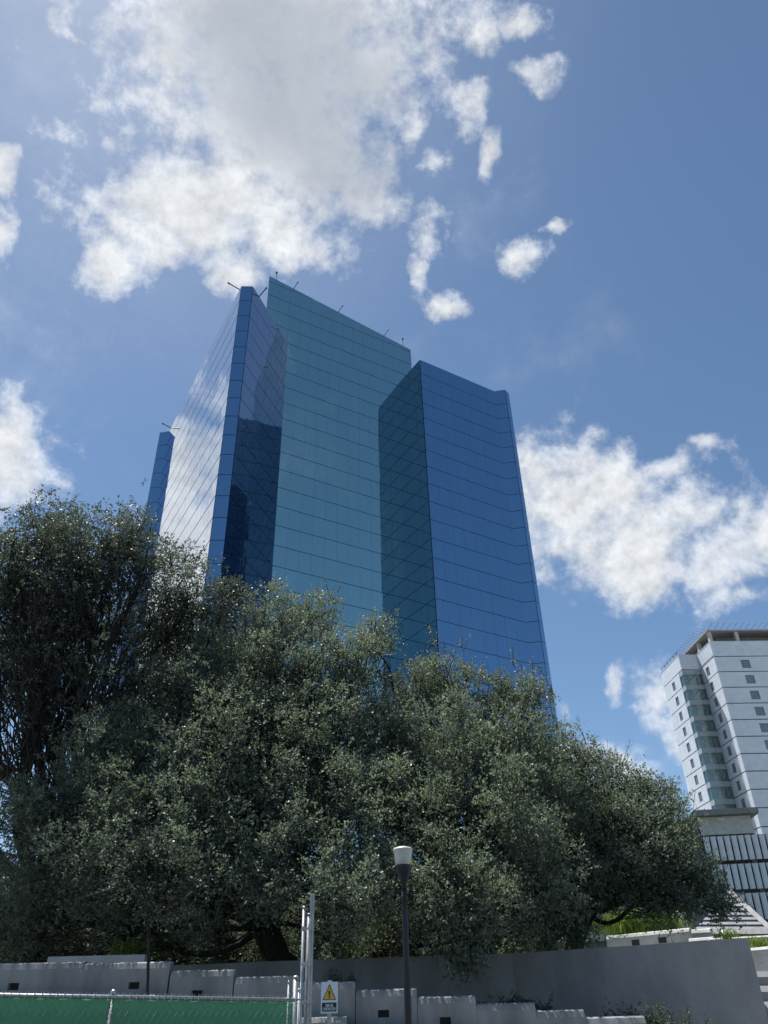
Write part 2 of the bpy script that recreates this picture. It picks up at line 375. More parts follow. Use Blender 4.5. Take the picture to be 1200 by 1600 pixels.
# ------------------------------------------------------------------ the white hotel block
FH = 3.4
e1 = np.array([math.sin(R(88)), math.cos(R(88)), 0]); e2 = np.array([math.sin(R(-4.4)), math.cos(R(-4.4)), 0]); ez = np.array([0, 0, 1.])
HO = np.array([68.9, 153.3, 0]); fr = (HO, e1, e2, ez); HT = 68.4
hotel = empty('hotel_block', HO, 'white panelled tower block with a glazed corner bay and dark floor lines', 'tower block')
def hp(a, b): q = HO + a * e1 + b * e2; return q[:2]
hb = MB(); hb.prism([hp(.25, .25), hp(34, .25), hp(34, 17.7), hp(-3.85, 17.7), hp(-3.85, 8.8), hp(1.6, 8.8), hp(1.6, 7), hp(.25, 7)], 0, HT - .3); hb.build('wall', 'cladding_line', hotel)
clad = MB(); wins = []
NF = 20
def strip(axis, u0, u1, const, z0, z1, holes):
    """one storey of cladding on a face; holes = [(u, half, za, zb)]"""
    def bx(a, b, za, zb):
        if b - a < .02 or zb - za < .02: return
        n = max(1, round((b - a) / 1.35)); m_ = max(1, round((zb - za) / .55))
        for i in range(n):
            for j in range(m_):
                aa, bb = a + (b - a) * i / n + .004, a + (b - a) * (i + 1) / n - .004; zc, zd = za + (zb - za) * j / m_ + .004, za + (zb - za) * (j + 1) / m_ - .004
                if axis == 0: clad.box((aa, const, zc), (bb, const + .24, zd), fr)
                else: clad.box((const, aa, zc), (const + .24, bb, zd), fr)
    cur = u0
    for (u, hw, za, zb) in holes:
        bx(cur, u - hw, z0, z1); bx(u - hw, u + hw, z0, za); bx(u - hw, u + hw, zb, z1); wins.append((axis, u, hw, const, za, zb)); cur = u + hw
    bx(cur, u1, z0, z1)
for fl in range(NF):
    zb = HT - fl * FH - (0 if fl else 0); za = zb - FH + .2
    top = fl == 0
    w = [] if top else 1
    zw = (za + .65, za + 2.5)
    strip(0, 0, 34, 0, za, zb, [] if top else [(x, .95, *zw) for x in (6.4, 13.4, 20.4, 27.4)])
    strip(1, .25, 7, 0, za, zb, [] if top else [(4.0, .75, *zw)])
    strip(1, 9.0, 17.7, -4.1, za, zb, [] if top else [(12.6, .75, *zw)])
    if top: strip(0, -4.1, 1.4, 7.02, za, zb, []); strip(1, 7.3, 9.0, -4.1, za, zb, [])
clad.build('cladding', 'cladding_white', hotel)
for (axis, u, hw, const, za, zb) in wins:
    def bxw(mb, a, b, d0, d1, zc, zd):
        if axis == 0: mb.box((a, const + d0, zc), (b, const + d1, zd), fr)
        else: mb.box((const + d0, a, zc), (const + d1, b, zd), fr)
    f_ = MB()
    for a, b, zc, zd in ((u - hw, u - hw + .09, za, zb), (u + hw - .09, u + hw, za, zb), (u - hw + .09, u + hw - .09, za, za + .09), (u - hw + .09, u + hw - .09, zb - .09, zb), (u - .04, u + .04, za + .09, zb - .09)):
        bxw(f_, a, b, .10, .2, zc, zd)
    fo = f_.build('window', 'win_frame', hotel)
    gl = MB(); bxw(gl, u - hw + .09, u - .04, .13, .17, za + .09, zb - .09); bxw(gl, u + .04, u + hw - .09, .13, .17, za + .09, zb - .09)
    gl.build('pane', 'win_glass', fo, org=HO)
m = bpy.data.materials.new('bay_glass'); m.use_nodes = True; t = NT(m.node_tree)
tp = t.n('ShaderNodeBsdfTransparent'); tp.inputs[0].default_value = rgb(.84, .89, .89); gs = t.n('ShaderNodeBsdfGlossy'); gs.inputs['Roughness'].default_value = .04; gs.inputs[0].default_value = rgb(.8, .9, .9)
mx = t.n('ShaderNodeMixShader'); mx.inputs[0].default_value = .09; t.l(tp.outputs[0], mx.inputs[1]); t.l(gs.outputs[0], mx.inputs[2]); o_ = t.n('ShaderNodeOutputMaterial'); t.l(mx.outputs[0], o_.inputs[0]); MATS['bay_glass'] = m
mat('spandrel', (.36, .42, .44), .2, 0, .05, 1); mat('interior', (.62, .66, .66), .8); mat('stair_white', (.55, .58, .58), .7)
gv, gs_, gi = MB(), MB(), MB()
for fl in range(1, NF):
    zb = HT - fl * FH; za = zb - FH; zs = zb - 1.0
    gs_.box((-4.08, 7.06, zs), (1.5, 7.12, zb), fr); gs_.box((-4.08, 7.14, zs), (-4.02, 8.98, zb), fr)
    for x0, x1 in ((-4.0, -1.3), (-1.24, 1.5)): gv.box((x0, 7.07, za + .03), (x1, 7.10, zs - .03), fr)
    gv.box((-4.07, 7.16, za + .03), (-4.04, 8.96, zs - .03), fr)
    gi.box((-3.95, 7.2, zs + .2), (1.5, 8.75, zs + .4), fr)
    for (xa, xb, zA, zB) in ((-3.4, -1.6, za + .4, zs - .1), (-1.0, .6, za + .4, zs - .1)):
        a, b = HO + xa * e1 + 7.7 * e2 + ez * zA, HO + xb * e1 + 7.7 * e2 + ez * zB
        gi.tube([a, b], .14, 4)
gs_.build('spandrel', 'spandrel', hotel); gv.build('bay_glazing', 'bay_glass', hotel); gi.build('stair_flight', 'stair_white', hotel)
iw = MB(); iw.box((-3.84, 8.55, 0), (1.55, 8.72, HT - 3.5), fr); iw.build('bay_back_wall', 'interior', hotel)
mul = MB(); mul.box((-1.30, 7.03, 1), (-1.24, 7.15, HT - FH), fr); mul.box((-4.12, 7.02, 1), (-4.0, 7.05, HT - FH), fr); mul.build('mullion', 'win_frame', hotel)
ph = MB(); ph.box((-.05, -.05, HT + .01), (34, .35, HT + .16), fr); ph.box((-.05, .35, HT + .01), (.35, 7, HT + .16), fr); ph.box((-4.15, 6.97, HT + .01), (-.06, 7.3, HT + .14), fr); ph.box((-4.15, 7.3, HT + .01), (-3.8, 17.7, HT + .14), fr); ph.build('parapet_coping', 'cladding_white', hotel)
pc = MB()
for x in (.35, 6.2, 15.6, 25): pc.box((x, .4, HT + .17), (x + .7, 1.1, HT + 2.5), fr)
for y in (6.0, 12): pc.box((.35, y, HT + .17), (1.05, y + .7, HT + 2.5), fr)
pc.build('roof_column', 'concrete_pale', hotel)
ps = MB(); ps.box((.0, .0, HT + 2.51), (34, 17, HT + 2.85), fr); ps.build('roof_slab', 'rusty_steel', hotel)
pw = MB(); pw.box((3.5, 3.5, HT + .1), (33, 16, HT + 2.5), fr); pw.build('penthouse_wall', 'concrete_dark', hotel)
og = MB()
for i in range(24): x = .4 + i * 1.35; og.tube([HO + x * e1 - .1 * e2 + ez * (HT + 2.95), HO + (x + .25) * e1 - 1.9 * e2 + ez * (HT + 3.5)], .06, 4)
for i in range(13): y = .6 + i * 1.25; og.tube([HO + .1 * e1 + y * e2 + ez * (HT + 2.95), HO - 1.7 * e1 + (y - .3) * e2 + ez * (HT + 3.4)], .06, 4)
og.tube([HO + .2 * e1 - 1.8 * e2 + ez * (HT + 3.5), HO + 33 * e1 - 1.8 * e2 + ez * (HT + 3.5)], .035, 4); og.tube([HO - 1.6 * e1 + .2 * e2 + ez * (HT + 3.4), HO - 1.6 * e1 + 16 * e2 + ez * (HT + 3.4)], .035, 4)
og.build('roof_outriggers', 'rusty_steel', hotel)
rl = MB()
for i in range(6): q = HO - 3.9 * e1 + (8 + i * 1.8) * e2 + ez * (HT + .1); rl.tube([q, q + ez * 1.0], .05, 4)
rl.tube([HO - 3.9 * e1 + 7.5 * e2 + ez * (HT + 1.1), HO - 3.9 * e1 + 17.5 * e2 + ez * (HT + 1.1)], .05, 4); rl.build('roof_railing', 'dark_metal', hotel)

# ------------------------------------------------------------------ parking garage with vertical fins
gA = np.array([38.2, 102., 0]); gd = np.array([8.8, -1.1, 0]); gd /= np.linalg.norm(gd); gb = np.array([-gd[1], gd[0], 0]); gfr = (gA, gd, gb, ez)
garage = empty('parking_garage', gA, 'low grey parking garage screened by rows of slanted white vertical fins', 'parking garage')
LV = [23.5 - 3.2 * i for i in range(8)]
mb = MB()
for z in LV[1:]: mb.box((0, .35, z - .45), (40, 22, z), gfr)
mb.build('floor_slab', 'concrete', garage)
mb = MB()
for i in range(8): mb.box((.4 + 5.2 * i, 1.3, 0), (1.0 + 5.2 * i, 1.9, 21.5), gfr)
mb.build('pillar', 'concrete', garage)
mb = MB(); mb.box((.3, 9, .2), (40, 9.3, 20.2), gfr); mb.build('inner_wall', 'garage_dark', garage)
mb = MB(); mb.box((-.45, .5, 0), (-.02, 22, 21.6), gfr); mb.build('side_wall', 'concrete', garage)
fm = MB(); a_ = R(32)
fm.add([(0, 0, 0), (.62 * math.cos(a_), -.62 * math.sin(a_), 0), (.62 * math.cos(a_) + .05, -.62 * math.sin(a_) + .08, 0), (.05, .12, 0), (.10, 0, 2.75), (.72 * math.cos(a_), -.72 * math.sin(a_), 2.75), (.72 * math.cos(a_) + .05, -.72 * math.sin(a_) + .08, 2.75), (.15, .12, 2.75)],
       ((3, 2, 1, 0), (4, 5, 6, 7), (0, 1, 5, 4), (1, 2, 6, 5), (2, 3, 7, 6), (3, 0, 4, 7)))
fin0 = fm.build('fin', 'fin_white', garage, org=(0, 0, 0)); first = True
for z in LV[1:6]:
    for i in range(20):
        o = fin0 if first else fin0.copy()
        if not first: sc.collection.objects.link(o)
        first = False; o.parent = garage
        q = gd * (.1 + .82 * i) - gb * .02 + ez * (z - .02 - 2.85); o.location = tuple(q); o.rotation_euler = (0, 0, math.atan2(gd[1], gd[0]))
mb = MB(); mb.box((.2, .6, 20.5), (6.6, 8, 22.6), gfr); mb.build('stair_house', 'concrete_pale', garage)
mb = MB(); mb.box((-.3, -.5, 22.62), (7.4, 9, 23.3), gfr); mb.build('stair_roof', 'concrete', garage)
mb = MB(); mb.box((2.6, .5, 22.2), (3.4, .56, 22.35), gfr); mb.build('stair_lamp', 'sign_white', garage)

# slatted ramp canopy at the foot of the garage
cA, cB, cC = at(1085, 1452, 62), at(1205, 1452, 60), at(1140, 1392, 66)
can = empty('ramp_canopy', ((cA + cB) / 2) * np.array([1, 1, 0]), 'sloping white slatted canopy at the foot of the finned garage', 'canopy')
mb = MB()
for i in range(9):
    u = i / 8.6; p0 = cA + (cC - cA) * u; p1 = cB + (cC - cB) * u
    mb.add([p0, p1, p1 + (cC - cB) * .062, p0 + (cC - cA) * .062, p0 - ez * .2, p1 - ez * .2, p1 + (cC - cB) * .062 - ez * .2, p0 + (cC - cA) * .062 - ez * .2], ((0, 1, 2, 3), (7, 6, 5, 4), (0, 4, 5, 1), (1, 5, 6, 2), (2, 6, 7, 3), (3, 7, 4, 0)))
mb.build('slat', 'canopy_grey', can)
mb = MB(); mb.tube([cB, cC], .24, 4); mb.tube([cA - ez * .3, cB - ez * .3], .34, 4); mb.build('beam', 'canopy_grey', can)
mb = MB(); mb.add([cA - ez * .45, cB - ez * .45, cC - ez * .45, cA - ez * .6, cB - ez * .6, cC - ez * .6], ((0, 1, 2), (5, 4, 3), (0, 3, 4, 1), (1, 4, 5, 2), (2, 5, 3, 0))); mb.build('soffit', 'concrete_dark', can)
mb = MB()
for q in (cA, cB): mb.box((q[0] - .3, q[1] - .3, 0), (q[0] + .3, q[1] + .3, q[2] - .7))
mb.build('post', 'concrete', can)

# ------------------------------------------------------------------ low annex half hidden behind the trees
ann = empty('annex_building', (-6, 52, 0), 'low pale annex with banded storeys, glimpsed through gaps under the trees', 'annex')
mb = MB(); mb.box((-32, 52, 0), (17, 62, 9.5)); mb.build('wall', 'concrete', ann)
mb = MB()
for z in (4.3, 5.5, 6.7, 7.9, 9.1): mb.box((-32.2, 51.4, z), (17.2, 51.99, z + .55))
mb.build('facade_band', 'concrete_pale', ann)

# ------------------------------------------------------------------ retaining walls and terraces
BW = [np.array(q) for q in [(-9.5, 24.9), (-3.6, 23.1), (2.95, 22.4), (7.85, 19.6)]]; BZ = 3.1
mb = MB(); fr_pts = BW + [q + np.array([.1, .5]) for q in BW[::-1]]
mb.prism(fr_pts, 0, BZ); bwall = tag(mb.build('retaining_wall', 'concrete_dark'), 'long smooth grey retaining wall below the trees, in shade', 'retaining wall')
g = MB(); g.prism([(-60, 32), (-9.5, 25.4), (-3.5, 23.6), (3.05, 22.9), (7.9, 20.15), (7.95, 22.3), (60, 26), (60, 150), (-60, 150)], .02, 2.75); tag(g.build('terrace_ground', 'soil_grass'), kind='structure')
PROF = [(0, -3.0), (0, -.13), (-.05, -.03), (-.13, 0), (-.32, 0), (-.32, -3.0)]
LOWP = [(0, -3.0), (0, -.1), (-.06, -.02), (-.15, 0), (-.42, 0), (-.42, -3.0)]
def stepped(name, label, segs, y, matn, low=True, org=None, group=None, slotw=.23, out=(0, -1, 0), slots=True):
    base = at(segs[0][0], segs[0][2], y); t_ = empty(name, (base[0], y, 0), label, 'stepped wall', group)
    up_, lo_, sl_ = MB(), MB(), MB()
    for i, (x0, x1, yt, sx) in enumerate(segs):
        a, b = at(x0, yt, y), at(x1, yt, y); z = (a[2] + b[2]) / 2
        cut = []
        if sx:
            c = at(sx, yt + 22, y); hw = slotw / 2; zc = z - .42
            # wall with a real recess: left, right, under and over the slot
            up_.extrude(PROF, (a[0], y, z), (c[0] - hw, y, z), out); up_.extrude(PROF, (c[0] + hw, y, z), (b[0] - .003, y, z), out)
            up_.extrude([(0, -.37), (0, -.13), (-.05, -.03), (-.13, 0), (-.32, 0), (-.32, -.37)], (c[0] - hw, y, z), (c[0] + hw, y, z), out)
            up_.extrude([(0, -3), (0, -.5), (-.32, -.5), (-.32, -3)], (c[0] - hw, y, z), (c[0] + hw, y, z), out)
            sl_.box((c[0] - hw, y + .15, z - .5), (c[0] + hw, y + .2, z - .37))
        else: up_.extrude(PROF, (a[0], y, z), (b[0] - .003, y, z), out)
        if low:
            yl = y - .45; a2, b2 = (a[0] - .15, yl, z - .62), (b[0] - .15 - .004, yl, z - .62)
            lo_.extrude(LOWP, a2, b2, out)
    up_.build('upper_wall', matn, t_)
    if low: lo_.build('lower_step', matn, t_)
    if sl_.v: sl_.build('drain_slot', 'slot', t_)
    return t_
stepped('stepped_wall', 'grey concrete wall stepping down to the right, with small square slots, in front of the long retaining wall',
    [(-60, 130, 1504, 24), (130, 266, 1503, 211), (267, 366, 1515, 309), (367, 460, 1525, 408), (461, 555, 1534, None), (556, 651, 1545, 599), (652, 743, 1556, 695), (744, 836, 1567, 789), (837, 913, 1578, 878), (914, 1008, 1588, None)], 18.9, 'concrete')
# back wall rising behind the left end
mb = MB(); q0, q1 = at(75, 1495, 21), at(226, 1496, 21); mb.extrude([(0, -2.6), (0, 0), (-.35, 0), (-.35, -2.6)], q0, (q1[0], 21, q0[2]), (0, -1, 0)); tag(mb.build('garden_wall', 'concrete_pale', org=(q0[0], 21, 0)), 'low white-topped garden wall behind the left end of the stepped wall', 'garden wall')
# stair of chunky terraces at the far right
def tier(name, label, pts, matn, prof=PROF):
    mb = MB()
    for a, b in zip(pts[:-1], pts[1:]):
        d = np.array(b) - np.array(a); d2 = np.array([d[1], -d[0], 0]); d2 = d2 / np.linalg.norm(d2)
        mb.extrude(prof, a, b, d2)
    o = mb.build(name, matn, org=(pts[0][0], pts[0][1], 0)); return o
ter = empty('terraced_seating', (9, 19.5, 0), 'shaded concrete tiers stepping down past the right end of the long retaining wall', 'concrete tiers')
for i, py in enumerate((1518, 1541, 1566, 1592, 1612)):
    yy = 20.75 - i * .24; a = at(1150, py, yy); b = at(1420, py - 5, yy)
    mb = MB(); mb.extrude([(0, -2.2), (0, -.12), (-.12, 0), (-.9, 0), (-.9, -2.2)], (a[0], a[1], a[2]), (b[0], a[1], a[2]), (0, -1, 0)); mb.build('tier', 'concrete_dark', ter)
# parapets at the right, their sunlight partly put into the pale concrete
wp = empty('sunlit_parapet', at(1010, 1470, 34) * np.array([1, 1, 0]), 'sunlit pale two-tier parapet with two square slots below the bright grass clump', 'parapet')
KP = 1.27; a, b = np.array([6.85 * KP, 28.55 * KP, EYE + 2.28 * KP]), np.array([8.9 * KP, 26.5 * KP, EYE + 2.28 * KP])
d = (b - a) / np.linalg.norm(b - a); od = np.array([d[1], -d[0], 0])
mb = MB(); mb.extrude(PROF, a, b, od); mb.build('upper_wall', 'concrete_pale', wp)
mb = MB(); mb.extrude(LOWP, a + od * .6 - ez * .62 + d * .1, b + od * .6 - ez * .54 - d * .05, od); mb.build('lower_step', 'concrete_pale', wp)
for u in (.36, .68):
    c = a + (b - a) * u - ez * .34; mb = MB(); mb.box((-.17, -.012, -.10), (.17, -.002, .10), (c, d, -od, ez)); mb.build('drain_slot', 'slot', wp)
a2, b2 = at(1079, 1452, 25.6 * KP), at(1109, 1450, 25.2 * KP)
mb = MB(); mb.extrude(PROF, a2, b2, (-.55, -.83, 0)); mb.build('end_block', 'concrete_pale', wp)
mb = MB(); mb.extrude(LOWP, at(1075, 1466, 24.6 * KP), at(1113, 1463, 24.2 * KP), (-.55, -.83, 0)); mb.build('end_step', 'concrete_pale', wp)
a, b = at(1108, 1466, 30), at(1260, 1458, 27); mb = MB(); mb.extrude([(0, -.16), (0, -.04), (-.06, 0), (-.4, 0), (-.4, -.16)], a, b, (-.2, -.98, 0))
o = tag(mb.build('terrace_coping', 'concrete_pale', org=(*a[:2], 0)), 'thin pale coping rail running off the right edge below the slatted canopy', 'coping'); mb = MB()
for i in range(7):
    q = a + (b - a) * (i + .5) / 7; mb.box((q[0] - .12, q[1] + .1, 2.0), (q[0] + .12, q[1] + .35, q[2] - .16))
mb.build('support_post', 'concrete', o, org=(*a[:2], 0))
a, b = at(1171, 1481, 21.5), at(1290, 1470, 20); mb = MB(); mb.extrude([(0, -.62), (0, -.06), (-.06, 0), (-.9, 0), (-.9, -.62)], a, b, (-.28, -.96, 0))
tag(mb.build('planter_box', 'concrete_pale', org=(*a[:2], 0)), 'sunlit pale planter box at the right edge, beyond the end of the long retaining wall', 'planter')

# ------------------------------------------------------------------ foliage
def leaves(name, m, pts, dirs, size, parent=None, org=None, fold=.5):
    """pts (n,3) leaf bases, dirs (n,3) growth directions; one rhombic leaf each"""
    n = len(pts); d = dirs / np.maximum(np.linalg.norm(dirs, axis=1, keepdims=True), 1e-6)
    rnd = RNG.normal(size=(n, 3)); w = np.cross(d, rnd); w /= np.maximum(np.linalg.norm(w, axis=1, keepdims=True), 1e-6)
    s = (size * RNG.uniform(.65, 1.3, n))[:, None]
    nrm = np.cross(d, w)
    v = np.empty((n, 4, 3)); v[:, 0] = pts; v[:, 1] = pts + d * s * .5 + w * s * .27 + nrm * s * .08; v[:, 2] = pts + d * s; v[:, 3] = pts + d * s * .5 - w * s * .27 + nrm * s * .08
    if org is not None: v -= np.array(org)
    me = bpy.data.meshes.new(name); me.vertices.add(4 * n); me.vertices.foreach_set('co', v.reshape(-1).astype(np.float32))
    me.loops.add(4 * n); me.loops.foreach_set('vertex_index', np.arange(4 * n, dtype=np.int32))
    me.polygons.add(n); me.polygons.foreach_set('loop_start', np.arange(0, 4 * n, 4, dtype=np.int32)); me.polygons.foreach_set('loop_total', np.full(n, 4, dtype=np.int32))
    me.update(calc_edges=True); me.materials.append(MATS[m])
    o = bpy.data.objects.new(name, me); sc.collection.objects.link(o)
    if parent: o.parent = parent
    return o
def sprays(cent, outd, ntw, tlen, nleaf, lift=.35, spread=.9):
    """twigs growing from centres: returns leaf bases, directions and twig segments"""
    n = len(cent); c = np.repeat(cent, ntw, 0); od = np.repeat(outd, ntw, 0)
    td = od * .8 + RNG.normal(size=c.shape) * spread; td[:, 2] += lift; td /= np.linalg.norm(td, axis=1, keepdims=True)
    L = tlen * RNG.uniform(.5, 1.4, len(c))[:, None]
    t_ = RNG.uniform(.15, 1.0, (len(c), nleaf))
    sag = RNG.uniform(-.25, .1, len(c))[:, None]
    base = c[:, None, :] + td[:, None, :] * (L * t_)[:, :, None]
    base[:, :, 2] += (sag * t_ ** 2) * L
    base = base.reshape(-1, 3) + RNG.normal(0, .02, (len(c) * nleaf, 3))
    ld = np.repeat(td, nleaf, 0) * .7 + RNG.normal(size=base.shape) * .75; ld[:, 2] += .1
    return base, ld, c, c + td * L
def limb(mb, a, b, r0, r1, n=6, bend=.12, sides=6, sag=0):
    a, b = np.array(a), np.array(b); L = np.linalg.norm(b - a); off = RNG.normal(0, bend * L, 3); off2 = RNG.normal(0, bend * L * .4, 3)
    pts = [a + (b - a) * u + off * math.sin(math.pi * u) * .6 + off2 * math.sin(2 * math.pi * u) + np.array([0, 0, sag * L]) * math.sin(math.pi * u) for u in np.linspace(0, 1, n)]
    mb.tube(pts, list(np.linspace(r0, r1, n)), sides, cap=False); return pts
def tree(name, label, base, blobs, leafm, barkm='bark', size=.078, dens=1.0, fork=.3, trunk_r=.28, group=None, shoots=(), shell=.55, stems=1, sub_n=90, core=.0):
    base = np.array(base, float); t_ = empty(name, base, label, 'tree', group); tb = MB()
    cents, outs = [], []; P_all, D_all, wood = [], [], []
    mean = np.mean([b[0] for b in blobs], 0)
    heads = [base + (mean - base) * fork + np.array([RNG.normal(0, .3), RNG.normal(0, .3), 0]) for _ in range(stems)]
    for h in heads:
        limb(tb, base + (RNG.normal(0, .15, 3) * np.array([1, 1, 0]) if stems > 1 else 0), h, trunk_r, trunk_r * .75, 8, .05, 10)
    for bc, br, bd in blobs:
        n = max(40, int(225 * dens * bd * br[0] * br[2]))
        u = RNG.normal(size=(n, 3)); u /= np.linalg.norm(u, axis=1, keepdims=True)
        rr = RNG.uniform(0, 1, n) ** shell
        # clumping: push twigs toward a few clump directions so that gaps open
        kc = max(6, int(9 * br[0])); cd = RNG.normal(size=(kc, 3)); cd /= np.linalg.norm(cd, axis=1, keepdims=True)
        near = cd[np.argmax(u @ cd.T + RNG.normal(0, .1, (n, kc)), 1)]
        u = u * .6 + near * .4 + RNG.normal(0, .06, u.shape); u /= np.linalg.norm(u, axis=1, keepdims=True) ** .75
        bump = 1 + .16 * np.sin(u[:, :1] * 5 + bc[0]) * np.cos(u[:, 2:3] * 6 + bc[2])
        p = bc + u * rr[:, None] * bump * br
        cents.append(p); o_ = u.copy(); outs.append(o_)
        # limbs: head -> blob centre -> boughs
        h = heads[np.argmin([np.linalg.norm((bc - q) * np.array([1, 1, .3])) for q in heads])]
        rb = max(.04, .036 * np.mean(br))
        pts = limb(tb, h, bc - np.array([0, 0, br[2] * .25]), min(trunk_r * .7, rb * 2.0), rb * .8, 9, .09, 7, .02)
        for i in range(int(sub_n * br[0] * br[2] / 7) + 4):
            s = pts[RNG.integers(3, len(pts))]; e = p[RNG.integers(0, n)]
            q = limb(tb, s, e, rb * .45, .012, 5, .12, 4)
            if RNG.random() < .7:
                e2_ = e + RNG.normal(0, .5, 3) + np.array([0, 0, .2]); limb(tb, q[2], e2_, rb * .22, .008, 4, .1, 3)
    cents = np.concatenate(cents); outs = np.concatenate(outs)
    Pb, Db, ta, tb2 = sprays(cents, outs, 3, .42, 9); P_all.append(Pb); D_all.append(Db)
    for (sp, hgt, nsh, spread) in shoots:          # long upright water shoots on the crown's top
        for i in range(nsh):
            b0 = sp + RNG.normal(0, spread, 3) * np.array([1, 1, .4]); dv = np.array([RNG.normal(0, .3), RNG.normal(0, .3), 1.]); L = hgt * RNG.uniform(.5, 1.2)
            e = b0 + dv * L; tb.tube([b0, b0 + dv * L * .5 + RNG.normal(0, .04, 3), e], [.016, .011, .005], 3)
            k_ = int(26 * L); u_ = RNG.uniform(.1, 1, k_); P_all.append(b0 + dv * (u_ * L)[:, None] + RNG.normal(0, .04, (k_, 3))); D_all.append(RNG.normal(0, .8, (k_, 3)) + dv * .6)
    tw = MB()
    idx = RNG.choice(len(ta), min(len(ta), 900), replace=False)
    for i in idx: tb.tube([ta[i], tb2[i]], [.012, .004], 3, cap=False)
    tb.build('trunk', barkm, t_, smooth=True)
    leaves('crown', leafm, np.concatenate(P_all), np.concatenate(D_all), size, t_, org=base)
    return t_
def bl(px, py, y, r, dz=1.0, dens=1.0, ry=None):
    """crown lobe: seen at (px, py), y metres away, r pixels in radius"""
    c = at(px, py, y); rm = r / FPX * np.linalg.norm(c - np.array([0, 0, EYE])) * (1 if True else 0)
    return (c, np.array([rm, (ry or rm) * 1.0, rm * dz]), dens)
TZ = 2.75
A = [bl(30, 880, 25, 88, .9), bl(130, 880, 25.5, 90, .9), bl(225, 880, 26, 76, .9), bl(295, 940, 25.5, 66, .9), bl(-60, 930, 25, 100), bl(350, 940, 25, 36), bl(80, 830, 26, 50), bl(190, 840, 26.5, 50),
     bl(40, 985, 26.5, 85, .9, .9), bl(150, 985, 27, 90, .9, .9), bl(250, 1000, 26.5, 85, .9, 1), bl(-30, 1080, 26, 70, 1, .8), bl(130, 1110, 27, 60, 1, .5), bl(250, 1090, 27, 75, 1, .9), bl(20, 1190, 26, 60, 1, .5), bl(100, 960, 28, 90, .9, .7), bl(60, 1060, 28, 60, 1, .5), bl(200, 1180, 27, 60, 1, .7), bl(320, 1020, 26.5, 60, 1, .9), bl(55, 1040, 23.6, 90, 1, .16), bl(160, 1075, 23.8, 80, 1, .16), bl(60, 930, 23.6, 80, 1, .16)]
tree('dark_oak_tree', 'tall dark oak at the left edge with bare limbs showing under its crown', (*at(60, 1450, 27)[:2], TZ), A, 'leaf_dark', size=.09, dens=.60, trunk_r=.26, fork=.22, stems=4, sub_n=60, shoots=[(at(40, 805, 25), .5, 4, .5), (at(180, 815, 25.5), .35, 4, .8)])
BT = [(430, 980, 23.5, 60), (490, 968, 23.5, 42), (585, 1000, 23, 36), (555, 1040, 23, 55), (350, 1055, 23, 72), (450, 1065, 22.5, 95), (250, 1120, 22.5, 75), (350, 1160, 22, 100), (480, 1170, 22, 100), (565, 1130, 22.5, 60),
      (170, 1190, 22.5, 72), (110, 1260, 22.5, 80), (250, 1250, 21.8, 95), (390, 1280, 21.5, 105), (520, 1290, 22, 90), (50, 1320, 22.8, 75), (170, 1340, 22.3, 80), (310, 1350, 22, 85), (430, 1370, 22.5, 60), (20, 1410, 22, 45), (20, 1465, 20.5, 38, 1, .8), (540, 1400, 23.5, 60, 1, .8), (100, 1420, 23.5, 60), (210, 1430, 23.8, 60), (320, 1440, 23.5, 60), (420, 1450, 24, 55), (510, 1450, 24.2, 55), (300, 1090, 23, 70), (520, 1220, 22.5, 80), (160, 1270, 22, 80), (400, 1120, 22.6, 80)]
def sl(py, y0, y1, p0, p1):
    if py > 1405 and p0 < 1100: return 25.6 + RNG.uniform(-.2, .4)
    return y0 + (y1 - y0) * min(1, max(0, (py - p0) / (p1 - p0))) + RNG.uniform(-.5, .5)
Bt = [bl(q[0], q[1], sl(q[1], 26.5, 20.0, 960, 1420), *q[3:]) for q in BT]
tree('live_oak_tree', 'broad grey-green live oak in the middle, its crown covering the foot of the teal glass', (*at(455, 1480, 25)[:2], TZ), Bt, 'leaf_oak', dens=1.0, trunk_r=.36, fork=.25, stems=2, group=None, shoots=[(at(500, 930, 26.5), .5, 8, .5), (at(600, 985, 26.2), .8, 8, .25), (at(430, 930, 26.5), .4, 6, .4)])
CT = [(650, 1080, 23.5, 48), (705, 1075, 23.5, 52), (620, 1160, 23, 60), (710, 1170, 22.5, 88), (800, 1160, 24, 60), (815, 1095, 24.5, 42), (780, 1100, 24.5, 40), (650, 1270, 22.5, 85), (760, 1275, 22.5, 95), (600, 1370, 23, 55), (840, 1250, 23.5, 70), (830, 1370, 23, 75), (700, 1375, 21, 70), (755, 1400, 20.8, 50), (690, 1440, 20.6, 42), (735, 1470, 20.4, 26), (730, 1505, 20.2, 13), (850, 1440, 23.2, 45, 1, .8), (600, 1450, 24, 50), (640, 1460, 24, 45), (780, 1460, 23.6, 45), (680, 1240, 23, 80), (600, 1260, 23.5, 60)]
Ct = [bl(q[0], q[1], sl(q[1], 26.5, 20.6, 1060, 1420) if q[2] > 21.5 else q[2] - .4, *q[3:]) for q in CT]
tree('live_oak_tree', 'leafy live oak behind the street lamp, one low branch drooping over the retaining wall', (*at(760, 1470, 25)[:2], TZ), Ct, 'leaf_light', dens=1.0, trunk_r=.30, fork=.25, stems=2, shoots=[(at(640, 1040, 26.5), .6, 6, .3), (at(700, 1020, 26.5), .7, 10, .35), (at(820, 1055, 26.4), .6, 8, .3)])
